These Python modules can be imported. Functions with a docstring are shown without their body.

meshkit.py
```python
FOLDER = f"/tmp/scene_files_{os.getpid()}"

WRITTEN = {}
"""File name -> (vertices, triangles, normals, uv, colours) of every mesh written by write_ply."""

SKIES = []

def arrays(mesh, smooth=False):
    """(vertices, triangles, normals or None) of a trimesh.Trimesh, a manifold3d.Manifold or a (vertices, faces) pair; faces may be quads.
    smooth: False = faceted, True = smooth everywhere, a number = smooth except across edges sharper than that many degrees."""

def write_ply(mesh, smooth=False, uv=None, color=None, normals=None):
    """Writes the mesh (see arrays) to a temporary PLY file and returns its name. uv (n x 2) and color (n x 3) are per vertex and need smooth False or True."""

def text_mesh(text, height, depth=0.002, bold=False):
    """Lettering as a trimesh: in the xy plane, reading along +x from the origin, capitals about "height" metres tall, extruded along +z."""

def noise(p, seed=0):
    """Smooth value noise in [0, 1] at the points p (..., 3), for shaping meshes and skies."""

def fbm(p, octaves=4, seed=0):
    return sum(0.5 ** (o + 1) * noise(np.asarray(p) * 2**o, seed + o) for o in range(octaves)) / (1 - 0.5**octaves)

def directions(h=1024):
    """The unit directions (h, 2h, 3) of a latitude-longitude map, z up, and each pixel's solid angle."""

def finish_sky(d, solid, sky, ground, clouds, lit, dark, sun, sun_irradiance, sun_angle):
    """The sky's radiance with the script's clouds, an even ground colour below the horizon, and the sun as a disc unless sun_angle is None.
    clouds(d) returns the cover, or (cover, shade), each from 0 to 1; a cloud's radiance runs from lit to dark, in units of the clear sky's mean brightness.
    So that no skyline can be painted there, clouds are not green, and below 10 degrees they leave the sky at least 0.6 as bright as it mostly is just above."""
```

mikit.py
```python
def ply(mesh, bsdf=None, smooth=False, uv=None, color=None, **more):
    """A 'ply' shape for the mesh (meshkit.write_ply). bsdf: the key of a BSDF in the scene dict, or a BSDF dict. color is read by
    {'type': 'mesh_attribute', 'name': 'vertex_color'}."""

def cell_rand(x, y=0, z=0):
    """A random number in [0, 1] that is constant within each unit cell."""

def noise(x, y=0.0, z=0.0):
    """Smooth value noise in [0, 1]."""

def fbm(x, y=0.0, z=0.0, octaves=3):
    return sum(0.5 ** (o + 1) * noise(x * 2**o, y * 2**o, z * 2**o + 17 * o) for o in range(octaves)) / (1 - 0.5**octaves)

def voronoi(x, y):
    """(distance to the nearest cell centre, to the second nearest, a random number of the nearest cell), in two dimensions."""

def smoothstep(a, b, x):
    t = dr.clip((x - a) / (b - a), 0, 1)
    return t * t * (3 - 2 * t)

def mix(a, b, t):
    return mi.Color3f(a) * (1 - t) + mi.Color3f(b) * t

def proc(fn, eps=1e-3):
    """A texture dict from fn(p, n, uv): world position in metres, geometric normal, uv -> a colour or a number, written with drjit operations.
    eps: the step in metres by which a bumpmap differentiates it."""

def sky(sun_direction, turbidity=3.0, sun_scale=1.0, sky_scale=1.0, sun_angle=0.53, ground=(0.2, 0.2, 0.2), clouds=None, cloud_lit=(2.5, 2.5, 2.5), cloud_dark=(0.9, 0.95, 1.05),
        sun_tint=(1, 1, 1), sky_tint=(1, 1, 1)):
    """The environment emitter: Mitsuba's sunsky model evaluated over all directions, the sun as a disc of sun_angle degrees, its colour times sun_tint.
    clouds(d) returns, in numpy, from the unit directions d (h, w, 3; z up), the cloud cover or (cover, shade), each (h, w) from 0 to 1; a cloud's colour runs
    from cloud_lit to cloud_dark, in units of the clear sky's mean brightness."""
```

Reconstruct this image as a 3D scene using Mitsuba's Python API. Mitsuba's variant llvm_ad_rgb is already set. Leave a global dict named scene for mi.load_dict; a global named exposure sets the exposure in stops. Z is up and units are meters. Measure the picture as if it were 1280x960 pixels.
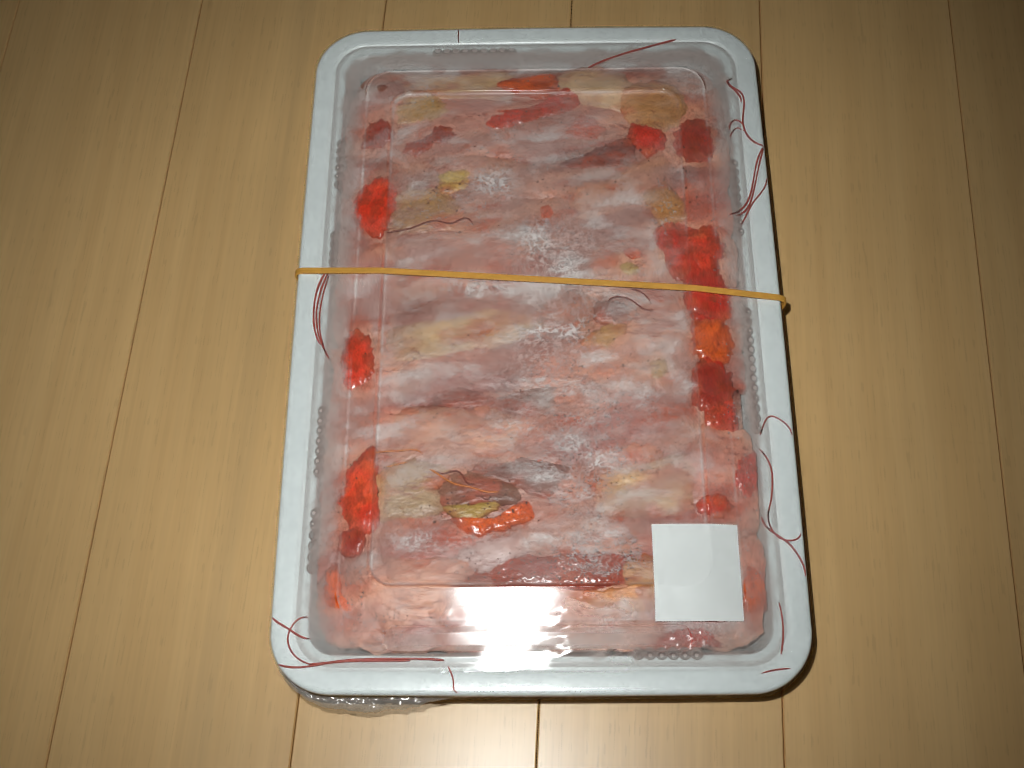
# A white food tray with a clear lid, frozen marinated food inside, wrapped in film with a rubber band round it,
# on a light wooden floor, lit by the camera's own flash.  World frame: the tray's centre is the origin, x right, y away, z up.
import math, random
import numpy as np
import trimesh
import mitsuba as mi
import drjit as dr
import mikit, meshkit
from mikit import proc, noise, fbm, smoothstep, mix

T = mi.ScalarTransform4f
scene, labels = {}, {}
MM = 0.001
rng = np.random.default_rng(7)
random.seed(7)

# ------------------------------------------------------------------ camera, light, exposure
CAM = np.array([-0.00094, -0.16144, 0.36570])
FWD = np.array([-0.020067, 0.383968, -0.923128])
UPV = np.array([0.007507, 0.923346, 0.383896])
scene['camera'] = {'type': 'perspective', 'fov': 48.6138, 'fov_axis': 'x', 'near_clip': 0.01, 'far_clip': 20.0,
                   'to_world': T().look_at(CAM.tolist(), (CAM + FWD).tolist(), UPV.tolist())}
exposure = 0.0
FLASH = CAM + np.array([-0.018, 0.025, 0.010])
AIM = np.array([-0.034, 0.000, 0.0])
scene['flash_beam'] = {'type': 'spot', 'to_world': T().look_at(FLASH.tolist(), AIM.tolist(), [0, 1, 0]),
                       'cutoff_angle': 37.0, 'beam_width': 15.0, 'intensity': {'type': 'rgb', 'value': [0.33, 0.343, 0.338]}}
scene['room_light'] = {'type': 'constant', 'radiance': {'type': 'rgb', 'value': [0.014, 0.011, 0.007]}}


def rgb(*c):
    return {'type': 'rgb', 'value': list(c)}


# ------------------------------------------------------------------ helpers
def tri(v, f):
    return trimesh.Trimesh(np.asarray(v, float), np.asarray(f, int), process=False)


def add(key, mesh, bsdf, smooth=35, **more):
    k, n = key, 0
    while k in scene:
        n += 1
        k = f'{key}_{n:03d}'
    scene[k] = mikit.ply(mesh, bsdf, smooth=smooth, **more)
    return k


def say(key, label, category=None, group=None, kind=None):
    d = {'label': label}
    if category: d['category'] = category
    if group: d['group'] = group
    if kind: d['kind'] = kind
    labels[key] = d
    return key


def rr(hw, hl, r, n=40, side=60, bow=0.0):
    """rounded rectangle, millimetres, anticlockwise, always the same number of points"""
    out = []
    r = min(r, hw, hl)
    for k, (sx, sy) in enumerate(((1, 1), (-1, 1), (-1, -1), (1, -1))):
        for j in range(n):
            a = (k + j / (n - 1)) * math.pi / 2
            out.append((sx * (hw - r) + r * math.cos(a), sy * (hl - r) + r * math.sin(a)))
        nxt = ((-1, 1), (-1, -1), (1, -1), (1, 1))[k]
        a = (k + 1) * math.pi / 2
        p0 = np.array(out[-1]); p1 = np.array((nxt[0] * (hw - r) + r * math.cos(a), nxt[1] * (hl - r) + r * math.sin(a)))
        for j in range(1, side):
            out.append(tuple(p0 + (p1 - p0) * j / side))
    p = np.array(out)
    if bow:
        p[:, 0] += np.sign(p[:, 0]) * bow * np.clip(1 - (p[:, 1] / hl) ** 2, 0, 1) * np.clip(np.abs(p[:, 0]) / hw, 0, 1) ** 8
        p[:, 1] += np.sign(p[:, 1]) * bow * np.clip(1 - (p[:, 0] / hw) ** 2, 0, 1) * np.clip(np.abs(p[:, 1]) / hl, 0, 1) ** 8
    return p


def loft(rings, close=False, cap=None):
    """rings: list of (points n x 2, z or z array); quads between, optional fan to a centre point"""
    n = len(rings[0][0])
    v = np.vstack([np.column_stack([p, np.broadcast_to(z, (n,))]) for p, z in rings])
    f = []
    j = np.arange(n); k = (j + 1) % n
    pairs = [(i, i + 1) for i in range(len(rings) - 1)] + ([(len(rings) - 1, 0)] if close else [])
    for a, b in pairs:
        f += [np.column_stack([a * n + j, a * n + k, b * n + k]), np.column_stack([a * n + j, b * n + k, b * n + j])]
    if cap is not None:
        c = len(v)
        v = np.vstack([v, [[0, 0, cap]]])
        a = (len(rings) - 1) * n
        f.append(np.column_stack([a + j, a + k, np.full(n, c)]))
    return v, np.vstack(f)


def tube(path, r, sides=8, flat=None):
    """round (or flat = (half width, half height)) tube along a path; closed ends"""
    p = np.asarray(path, float)
    t = np.gradient(p, axis=0)
    t /= np.linalg.norm(t, axis=1, keepdims=True) + 1e-12
    up = np.array([0, 0, 1.0])
    a = np.cross(t, up)
    bad = np.linalg.norm(a, axis=1) < 1e-3
    a[bad] = np.cross(t[bad], [0, 1.0, 0])
    a /= np.linalg.norm(a, axis=1, keepdims=True)
    b = np.cross(a, t)
    ang = np.arange(sides) * 2 * np.pi / sides
    r = np.broadcast_to(r, (len(p),))
    v = p[:, None] + r[:, None, None] * (np.cos(ang)[None, :, None] * a[:, None] + np.sin(ang)[None, :, None] * b[:, None])
    i, j = np.meshgrid(np.arange(len(p) - 1), np.arange(sides), indexing='ij')
    q = np.stack([i * sides + j, i * sides + (j + 1) % sides, (i + 1) * sides + (j + 1) % sides, (i + 1) * sides + j], -1).reshape(-1, 4)
    v = v.reshape(-1, 3)
    f = np.vstack([q[:, [0, 2, 1]], q[:, [0, 3, 2]]])
    c0, c1 = len(v), len(v) + 1
    v = np.vstack([v, p[0], p[-1]])
    s = np.arange(sides)
    f = np.vstack([f, np.column_stack([np.full(sides, c0), s, (s + 1) % sides]),
                   np.column_stack([np.full(sides, c1), (len(p) - 1) * sides + (s + 1) % sides, (len(p) - 1) * sides + s])])
    return v, f


def spline(pts, step=0.6):
    from scipy.interpolate import splprep, splev
    pts = np.asarray(pts, float)
    tck, u = splprep(pts.T, s=0, k=min(3, len(pts) - 1))
    length = np.linalg.norm(np.diff(pts, axis=0), axis=1).sum()
    return np.array(splev(np.linspace(0, 1, max(6, int(length / step))), tck)).T


# ------------------------------------------------------------------ heights of the packing (millimetres)
H = 32.0                    # top of the tray's rim
HW, HL = 79.15, 118.44      # half width and length of the rim
LID_CREST, LID_PANEL, LID_RING, LID_FLANGE = H + 3.7, H + 2.6, H + 1.75, H + 0.45


def sd(x, y, hw, hl, r, m=np):
    if m is np:
        qx, qy = np.abs(x) - (hw - r), np.abs(y) - (hl - r)
        return np.hypot(np.maximum(qx, 0), np.maximum(qy, 0)) + np.minimum(np.maximum(qx, qy), 0) - r
    qx, qy = dr.abs(x) - (hw - r), dr.abs(y) - (hl - r)
    a, b = dr.maximum(qx, 0), dr.maximum(qy, 0)
    return dr.sqrt(a * a + b * b) + dr.minimum(dr.maximum(qx, qy), 0) - r


def zlid(x, y):
    """the lid: flange, sloping wall, a ring that climbs to a crest, and the inner panel a little lower"""
    s1, s2, s3 = sd(x, y, 50.8, 88.3, 7), sd(x, y, 60.5, 99, 9), sd(x, y, 68.5, 108, 13)
    z = np.where(s3 > 0, LID_FLANGE, LID_RING + (LID_FLANGE - LID_RING) * np.clip(s2 / np.maximum(s2 - s3, 1e-6), 0, 1))
    z = np.where(s2 < 0, LID_RING + (LID_CREST - LID_RING) * np.clip(s2 / np.minimum(s2 - s1, -1e-6), 0, 1), z)
    t = np.clip((s1 + 1.1) / 1.1, 0, 1); t = t * t * (3 - 2 * t)
    return np.where(s1 < 0, LID_PANEL + (LID_CREST - LID_PANEL) * t, z)


def zfilm(x, y):
    s1, s4 = sd(x, y, 51, 88.5, 7), sd(x, y, 72.6, 112.3, 13)
    t = np.clip(s1 / np.maximum(s1 - s4, 1e-6), 0, 1)
    t = 1.22 * t - 0.22 * t * t
    return np.where(s4 > 0, H + 0.45, np.where(s1 < 0, LID_CREST + 0.2, LID_CREST + 0.2 + (H + 0.45 - LID_CREST - 0.2) * t))


# ------------------------------------------------------------------ floor of boards
ROT = math.radians(-3.242128)
OX, OY = 0.2207841, 0.1612336    # the tray's centre in the floor's own frame
PW = 0.0757


def to_local(v):
    d = np.asarray(v, float) - [OX, OY, 0]
    c, s = math.cos(ROT), math.sin(ROT)
    return np.column_stack([c * d[:, 0] - s * d[:, 1], s * d[:, 0] + c * d[:, 1], d[:, 2]])


def floor_xy(p):
    c, s = math.cos(-ROT), math.sin(-ROT)
    return c * p.x - s * p.y + OX, s * p.x + c * p.y + OY


def wood_color(p, n, uv):
    x, y = floor_xy(p)
    k = dr.floor(x / PW)
    seed = mikit.cell_rand(k, 2, 3)
    wav = (noise(x * 14, y * 5, seed * 50) - 0.5) * 0.012
    g1 = fbm((x + wav) * 260, y * 5, seed * 40, octaves=3)
    g2 = fbm((x + wav) * 60, y * 2.2, 5 + seed * 60, octaves=3)
    g3 = fbm(x * 1500, y * 40, seed * 9, octaves=2)
    mott = fbm(x * 30, y * 18, 3, octaves=3)
    c = mix((0.625, 0.400, 0.178), (0.58, 0.360, 0.154), smoothstep(0.3, 0.75, 0.55 * g1 + 0.45 * g2))
    # one broad greyish heartwood streak runs down the board left of the tray
    sx = x - (0.0757 + 0.040 + 0.006 * noise(y * 9, 2) + 0.0)
    st = dr.exp(-dr.square(sx / 0.0045)) * (0.35 + 0.65 * noise(x * 500, y * 12))
    c = mix(c, (0.40, 0.26, 0.125), st * 0.40)
    c = c * (0.93 + 0.14 * seed) * (0.93 + 0.14 * mott) * (0.95 + 0.10 * g3)
    pore = smoothstep(0.80, 0.9, noise(x * 2600, y * 160, 4)) * 0.08
    return c * (1 - pore)


def wood_bump(p, n, uv):
    x, y = floor_xy(p)
    return noise(x * 1300, y * 220, 1) * 0.5 + noise(x * 2600, y * 1200, 5) * 0.5 + 3 * noise(x * 90, y * 14, 2)


scene['mat_wood'] = {'type': 'bumpmap', 'arbitrary': proc(wood_bump, eps=1e-4), 'scale': 1.1e-5,
                     'bsdf': {'type': 'principled', 'base_color': proc(wood_color), 'roughness': 0.33, 'specular': 0.7}}
scene['mat_groove'] = {'type': 'diffuse', 'reflectance': rgb(0.10, 0.060, 0.024)}


def board(x0, x1, y0, y1):
    """a board with eased edges, floor frame"""
    e, d = 0.00035, 0.0006
    g = 0.00016
    x0, x1, y0, y1 = x0 + g, x1 - g, y0 + 0.00001, y1 - 0.00001
    rings = [((x0, x1, y0, y1), -0.012), ((x0, x1, y0, y1), -d), ((x0 + e, x1 - e, y0, y1), 0.0)]
    v = np.array([(x, y, z) for (a, b, c, d_), z in rings for x, y in ((a, c), (b, c), (b, d_), (a, d_))])
    f = []
    for r in range(2):
        for j in range(4):
            a, b = r * 4 + j, r * 4 + (j + 1) % 4
            f += [(a, b, b + 4), (a, b + 4, a + 4)]
    f += [(8, 9, 10), (8, 10, 11)]
    return tri(to_local(v), f)


fl = trimesh.creation.box((1.8, 1.8, 0.02)); fl.apply_translation((0.0, 0.1, -0.013))
say(add('floor', fl, 'mat_groove', smooth=False), 'light brown wooden board floor', kind='structure')
JOINTS = {0: [0.1769, -0.73], 4: [0.1375, -0.77]}
for k in range(-6, 13):
    cuts = sorted(JOINTS.get(k, [0.45 + 0.1 * ((k * 5) % 4), -0.42 - 0.1 * ((k * 3) % 4)]))
    ys = [-0.62] + [c for c in cuts if -0.6 < c < 0.9] + [1.05]
    for a, b in zip(ys, ys[1:]):
        add('floor__board', board(k * PW, (k + 1) * PW, a, b), 'mat_wood', smooth=False)

# ------------------------------------------------------------------ the tray
scene['mat_tray'] = {'type': 'bumpmap', 'arbitrary': proc(lambda p, n, uv: fbm(p.x * 700, p.y * 700, p.z * 700, octaves=2), eps=1e-4), 'scale': 3e-5,
                     'bsdf': {'type': 'principled', 'base_color': proc(lambda p, n, uv: mi.Color3f(0.67, 0.715, 0.705) * (0.95 + 0.07 * fbm(p.x * 160, p.y * 160, p.z * 160))),
                              'roughness': 0.30, 'specular': 0.5}}
BOW = 0.7
R0 = 18.0
rim = [(4.2, H - 5.0), (1.1, H - 5.6), (0.5, H - 5.2), (0.15, H - 3.4), (0.0, H - 1.4), (0.25, H - 0.5), (0.8, H - 0.12), (1.6, H), (3.6, H + 0.05), (5.6, H),
       (6.3, H - 0.15), (6.8, H - 0.5), (7.1, H - 0.75), (7.6, H - 0.85), (10.9, H - 0.85)]
say('tray', 'white foam tray filled with frozen red and pink food, on the wooden floor', 'tray')
def mm(vf, flip=False):
    return tri(vf[0] * MM, vf[1][:, ::-1] if flip else vf[1])


add('tray__rim', mm(loft([(rr(HW - d, HL - d, max(R0 - d, 8), bow=BOW), z) for d, z in rim])), 'mat_tray', smooth=50)
wall = [(10.9, H - 0.87), (11.5, H - 1.6), (19.0, 5.0), (21.0, 2.5)]
add('tray__inner_wall', mm(loft([(rr(HW - d, HL - d, max(R0 - d, 6), bow=BOW), z) for d, z in wall], cap=2.5)), 'mat_tray', smooth=40)
wall = [(4.2, H - 5.0), (5.2, H - 7.5), (15.0, 2.0), (16.0, 0.6), (18.0, 0.3)]
add('tray__outer_wall', mm(loft([(rr(HW - d, HL - d, max(R0 - d, 6), bow=BOW), z) for d, z in wall], cap=0.3), True), 'mat_tray', smooth=40)

# ------------------------------------------------------------------ the food
PIECES = [
    ('fillet_piece', 'pink', 1.0, 2.2, 0, 'pink slab in the top left corner under the lid', [(-67.2, 85.7), (-59.2, 95.9), (-47.7, 96.8), (-46.1, 76.9), (-49.7, 60.3), (-65.9, 63.8)]),
    ('fillet_piece', 'cream', 1.0, 2.2, 0.1, 'tan cream strip along the far edge, left of the orange sliver', [(-49.7, 95.8), (-31.2, 100.0), (-5.4, 97.5), (-4.0, 89.2), (-30.9, 85.5), (-49.3, 86.4)]),
    ('fillet_piece', 'cream', 1.0, 2.2, 0, 'pale cream slab at the far edge, right of the orange sliver', [(6.0, 95.9), (33.1, 96.9), (33.9, 81.7), (14.3, 81.0), (5.9, 86.3)]),
    ('fillet_piece', 'mauve', 1.0, 2.2, 0, 'mauve slab in the farthest row crossed by dark red smears', [(-52.4, 86.5), (-19.6, 89.4), (8.8, 88.3), (29.9, 85.2), (36.1, 67.3), (8.3, 58.9), (-19.2, 61.2), (-51.3, 60.4)]),
    ('fillet_piece', 'greymauve', 0.9, 2.4, 0, 'grey mauve slab sloping up to the right, second row from the far end', [(-49.6, 58.7), (-19.3, 64.5), (8.4, 62.8), (36.2, 68.3), (39.0, 56.5), (8.1, 43.6), (-19.0, 41.4), (-49.2, 48.7)]),
    ('fillet_piece', 'peach', 0.8, 2.4, 0, 'peach slab at the right end of the second row', [(4.0, 46.1), (24.7, 55.5), (46.4, 62.9), (49.0, 50.0), (29.5, 36.4), (5.3, 34.2)]),
    ('fillet_piece', 'tan', 0.9, 2.2, 0.1, 'brownish tan slab at the left, beside the upper left red chunk', [(-50.2, 48.1), (-35.6, 51.7), (-24.0, 46.5), (-24.3, 36.1), (-40.4, 31.1), (-49.6, 32.4)]),
    ('fillet_piece', 'greymauve', 0.9, 2.4, 0, 'wide grey mauve slab above the rubber band', [(-29.9, 43.4), (8.1, 47.4), (44.6, 43.7), (47.9, 31.3), (20.9, 18.9), (-8.2, 21.6), (-32.3, 29.8)]),
    ('fillet_piece', 'pink', 1.0, 2.2, 0, 'pink slab just above the left half of the rubber band', [(-50.1, 31.2), (-18.9, 33.3), (5.2, 28.7), (10.8, 13.0), (-18.6, 9.8), (-49.3, 13.1)]),
    ('fillet_piece', 'pinkcream', 1.0, 2.2, 0, 'pale cream slab above the right half of the rubber band', [(15.7, 24.3), (34.5, 27.8), (47.7, 27.6), (48.6, 6.2), (25.7, 6.4), (11.5, 12.4)]),
    ('fillet_piece', 'greymauve', 1.0, 2.2, 0, 'grey frosted slab right below the left half of the rubber band', [(-49.2, 11.3), (-13.4, 12.7), (18.0, 9.4), (20.2, -3.9), (-13.3, 1.0), (-48.7, -1.5)]),
    ('fillet_piece', 'cream', 0.8, 2.2, 0.12, 'cream yellow slab below the rubber band on the left', [(-49.0, -4.4), (-29.0, 2.9), (-1.6, 5.5), (8.7, -1.5), (-15.8, -11.5), (-38.8, -17.5), (-48.6, -14.6)]),
    ('fillet_piece', 'mauve', 0.9, 2.2, 0, 'mauve slab across the middle of the tray', [(-48.5, -16.6), (-18.4, -8.7), (7.4, -3.2), (21.4, -9.6), (15.9, -23.5), (-18.2, -26.5), (-48.0, -28.4)]),
    ('fillet_piece', 'pinkcream', 0.8, 2.2, 0, 'pink cream slab with a small tan square, right of the middle', [(20.6, -7.3), (41.1, 1.6), (50.6, -4.2), (50.4, -23.7), (32.1, -27.4), (17.2, -21.3)]),
    ('fillet_piece', 'peach', 0.9, 2.2, 0, 'peach slab at the left below the dark mauve strip', [(-48.7, -34.3), (-28.3, -29.1), (-8.1, -30.3), (-4.4, -42.6), (-25.4, -48.2), (-48.2, -46.5)]),
    ('fillet_piece', 'mauve', 1.0, 2.2, 0, 'pinkish mauve slab at the right below the tan square', [(-10.6, -29.8), (22.2, -23.0), (51.0, -29.7), (51.1, -44.6), (16.4, -51.9), (-10.6, -48.3)]),
    ('fillet_piece', 'pinkgrey', 1.1, 2.2, 0, 'pinkish grey slab left of the pale cream slab near the label', [(-8.1, -47.8), (11.6, -48.5), (21.2, -55.7), (18.3, -70.8), (-3.3, -71.2), (-13.0, -60.6)]),
    ('fillet_piece', 'cream', 0.7, 2.2, 0.1, 'pale cream slab above the white label', [(15.8, -55.7), (31.2, -48.1), (48.0, -46.1), (51.8, -55.9), (49.7, -66.0), (30.4, -67.1), (14.2, -63.8)]),
    ('fillet_piece', 'pinkred', 1.0, 2.2, 0.3, 'reddish pink mottled slab below the near left red chunk', [(-49.2, -68.0), (-27.4, -66.6), (-8.1, -72.6), (-24.7, -80.3), (-48.6, -79.3)]),
    ('fillet_piece', 'pale', 0.8, 2.2, 0, 'pale pink slab in the near left corner of the inner panel', [(-48.6, -79.3), (-27.2, -77.4), (-17.6, -80.4), (-26.9, -89.4), (-48.1, -89.8)]),
    ('fillet_piece', 'darkred', 0.8, 2.2, 0.6, 'dark red slab along the near edge, crusted with ice grains', [(-19.9, -84.2), (-3.3, -78.0), (15.8, -76.2), (30.0, -77.2), (29.6, -85.9), (6.0, -90.5), (-19.8, -90.4)]),
    ('fillet_piece', 'pinkgrey', 0.9, 2.2, 0, 'grey slab under feathery frost left of the label', [(-10.5, -71.1), (6.3, -68.2), (30.4, -68.4), (30.0, -78.2), (6.2, -78.1)]),
    ('fillet_piece', 'pale', 1.0, 2.2, 0.1, 'pale peach slab in the near left corner outside the inner panel', [(-61.0, -80.2), (-46.4, -76.8), (-25.7, -90.4), (-26.6, -103.0), (-45.2, -102.0), (-60.1, -95.0)]),
    ('fillet_piece', 'mauve', 1.2, 2.0, 0, 'mauve slab under the bright flash reflection', [(-30.4, -90.4), (10.7, -90.5), (12.7, -104.0), (5.7, -109.4), (-29.9, -109.4)]),
    ('fillet_piece', 'pale', 1.1, 2.0, 0, 'pale pink slab at the near edge, left of the label', [(3.6, -92.9), (36.4, -92.0), (38.1, -104.1), (33.2, -108.6), (3.4, -109.0)]),
    ('fillet_piece', 'rosy', 1.2, 2.0, 0, 'pink slab on the left side, beside the upper left red chunk', [(-69.5, 67.2), (-49.8, 63.6), (-49.4, 28.7), (-67.1, 19.8)]),
    ('fillet_piece', 'rosy', 1.2, 2.0, 0, 'pink slab on the left side by the rubber band', [(-68.5, 29.0), (-50.0, 29.4), (-49.6, -3.8), (-68.1, -6.5)]),
    ('fillet_piece', 'rosy', 1.2, 2.0, 0, 'pink slab on the left side between the two lower left red chunks', [(-67.9, -9.4), (-50.0, -6.7), (-49.1, -48.9), (-67.3, -50.0)]),
    ('fillet_piece', 'pinkred', 1.4, 2.0, 0, 'reddish pink slab at the near left wall of the lid', [(-68.9, -48.7), (-60.1, -46.2), (-58.6, -81.4), (-68.8, -85.0), (-68.6, -67.8)]),
    ('fillet_piece', 'salmon', 1.1, 2.0, 0.3, 'salmon slab in the near left corner by the loop of thread', [(-67.4, -85.0), (-59.4, -80.2), (-45.5, -96.9), (-40.3, -108.9), (-58.9, -107.2), (-66.4, -99.2)]),
    ('fillet_piece', 'salmon', 1.0, 2.2, 0, 'salmon slab in the top right corner under the lid', [(49.9, 92.5), (65.5, 92.2), (69.3, 75.2), (68.4, 55.5), (49.3, 55.8)]),
    ('fillet_piece', 'pinkred', 1.1, 2.0, 0.3, 'reddish pink slab on the right side above the long red streak', [(48.3, 57.4), (69.0, 57.1), (68.9, 27.4), (61.0, 27.5), (48.0, 32.2)]),
    ('fillet_piece', 'pinkgrey', 1.2, 2.0, 0, 'pinkish grey slab on the right by the end of the rubber band', [(59.9, 30.5), (69.1, 30.4), (68.7, -24.4), (58.6, -24.3)]),
    ('fillet_piece', 'pinkred', 1.0, 2.0, 0.35, 'reddish pink slab on the right side below the long red streak', [(48.4, -39.0), (65.1, -37.8), (66.1, -71.0), (49.4, -70.9)]),
    ('fillet_piece', 'pinkred', 1.0, 2.0, 0.3, 'reddish pink slab right of the white label', [(60.3, -68.5), (67.4, -68.6), (70.3, -90.3), (68.1, -101.9), (58.5, -106.4), (57.8, -85.5)]),
    ('fillet_piece', 'mauve', 1.2, 2.0, 0, 'mauve slab hidden under the white label', [(30.5, -65.9), (61.7, -66.1), (59.9, -104.1), (28.9, -104.1)]),
    ('fillet_piece', 'mauve', 1.2, 2.0, 0.45, 'dull red slab beside the near embossed bar, left of the flash reflection', [(-47.8, -98.1), (-26.7, -99.3), (-26.5, -109.4), (-48.4, -109.3)]),
    ('food_chunk', 'orangered', 0.55, 1.6, 0.85, 'orange red sliver at the far edge of the food', [(-16.2, 92.1), (-8.2, 95.8), (9.4, 94.8), (9.9, 91.0), (-8.2, 88.2)]),
    ('food_chunk', 'tan', 0.6, 1.4, 0.3, 'small tan patch at the left end of the farthest row', [(-50.8, 86.8), (-33.2, 87.9), (-29.3, 80.0), (-41.9, 76.1), (-50.4, 78.3)]),
    ('food_chunk', 'darkred', 0.6, 1.3, 0.45, 'long dark red smear in the upper left of the food', [(-47.1, 65.9), (-40.3, 70.1), (-31.8, 76.0), (-25.5, 71.9), (-36.0, 66.0), (-45.3, 63.5)]),
    ('food_chunk', 'red', 0.6, 1.3, 0.5, 'thin reddish streak rising to the far edge of the food', [(-22.2, 77.9), (-2.6, 83.0), (16.8, 90.9), (17.2, 85.4), (-2.6, 76.2), (-19.4, 73.8)]),
    ('food_chunk', 'orangetan', 0.5, 1.6, 0.8, 'orange tan chunk in the upper right, beside the salmon corner', [(28.5, 88.0), (37.2, 92.7), (51.8, 89.7), (54.5, 79.4), (46.0, 70.2), (35.2, 72.3), (30.0, 80.5)]),
    ('food_chunk', 'red', 0.5, 1.5, 0.8, 'deep red chunk tucked below the orange tan one in the upper right', [(32.0, 75.0), (45.2, 70.9), (44.3, 65.6), (39.2, 61.7), (34.4, 65.1)]),
    ('food_chunk', 'pinkred', 0.6, 1.2, 0.3, 'small pink triangle in the middle of the farthest row', [(10.2, 70.7), (15.7, 80.0), (21.2, 77.9), (24.3, 70.5), (16.8, 68.0)]),
    ('food_chunk', 'darkmauve', 0.6, 1.4, 0.5, 'dark mauve fold below the pink triangle', [(5.0, 57.7), (19.5, 64.6), (34.0, 68.4), (35.4, 62.4), (19.2, 55.5)]),
    ('food_chunk', 'yellow', 0.4, 1.6, 0.55, 'yellow chunk in the second row', [(-35.1, 54.3), (-30.2, 57.2), (-21.9, 55.7), (-21.9, 50.3), (-28.3, 46.9), (-33.9, 49.2)]),
    ('food_chunk', 'pinkred', 0.6, 1.0, 0.3, 'small brownish pink dot above the rubber band', [(0.5, 39.9), (3.2, 43.3), (6.1, 39.8), (4.2, 35.8)]),
    ('food_chunk', 'orangetan', 0.5, 1.5, 0.6, 'orange edged chunk at the right end of the second row', [(35.4, 49.9), (38.8, 52.4), (48.8, 46.8), (51.5, 37.4), (43.8, 34.4), (37.1, 40.1)]),
    ('food_chunk', 'orangered', 0.5, 1.0, 0.4, 'tiny orange red fleck above the right half of the band', [(28.5, 24.5), (34.4, 25.6), (35.3, 22.9), (30.0, 22.1)]),
    ('food_chunk', 'salmon', 0.6, 1.2, 0.3, 'salmon chunk left of the tiny orange red fleck', [(17.9, 24.3), (25.9, 25.4), (27.7, 18.8), (22.4, 15.3), (18.2, 18.3)]),
    ('food_chunk', 'yellow', 0.6, 1.0, 0.25, 'small yellowish fleck just above the band at the right', [(26.7, 18.2), (31.5, 20.5), (34.0, 17.5), (30.2, 15.2)]),
    ('food_chunk', 'tan', 0.5, 1.3, 0.5, 'ragged tan chunk below the right half of the rubber band', [(13.4, -9.5), (19.2, -3.9), (29.5, -2.9), (27.9, -6.8), (20.5, -11.3)]),
    ('food_chunk', 'darkmauve', 0.6, 1.2, 0.25, 'dark mauve chunk between the band and the ragged tan one', [(18.9, 5.3), (29.3, 3.5), (25.9, -2.8), (19.8, -1.6)]),
    ('food_chunk', 'tan', 0.4, 1.0, 0.5, 'little tan square on the pink cream slab', [(36.4, -15.3), (40.8, -14.8), (40.7, -21.5), (36.6, -22.0)]),
    ('food_chunk', 'darkmauve', 0.6, 1.2, 0.2, 'dark mauve strip below the mauve slab across the middle', [(-37.5, -23.8), (-28.4, -22.8), (-13.2, -27.6), (8.0, -26.1), (7.9, -31.0), (-18.2, -31.9), (-33.3, -29.1)]),
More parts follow.
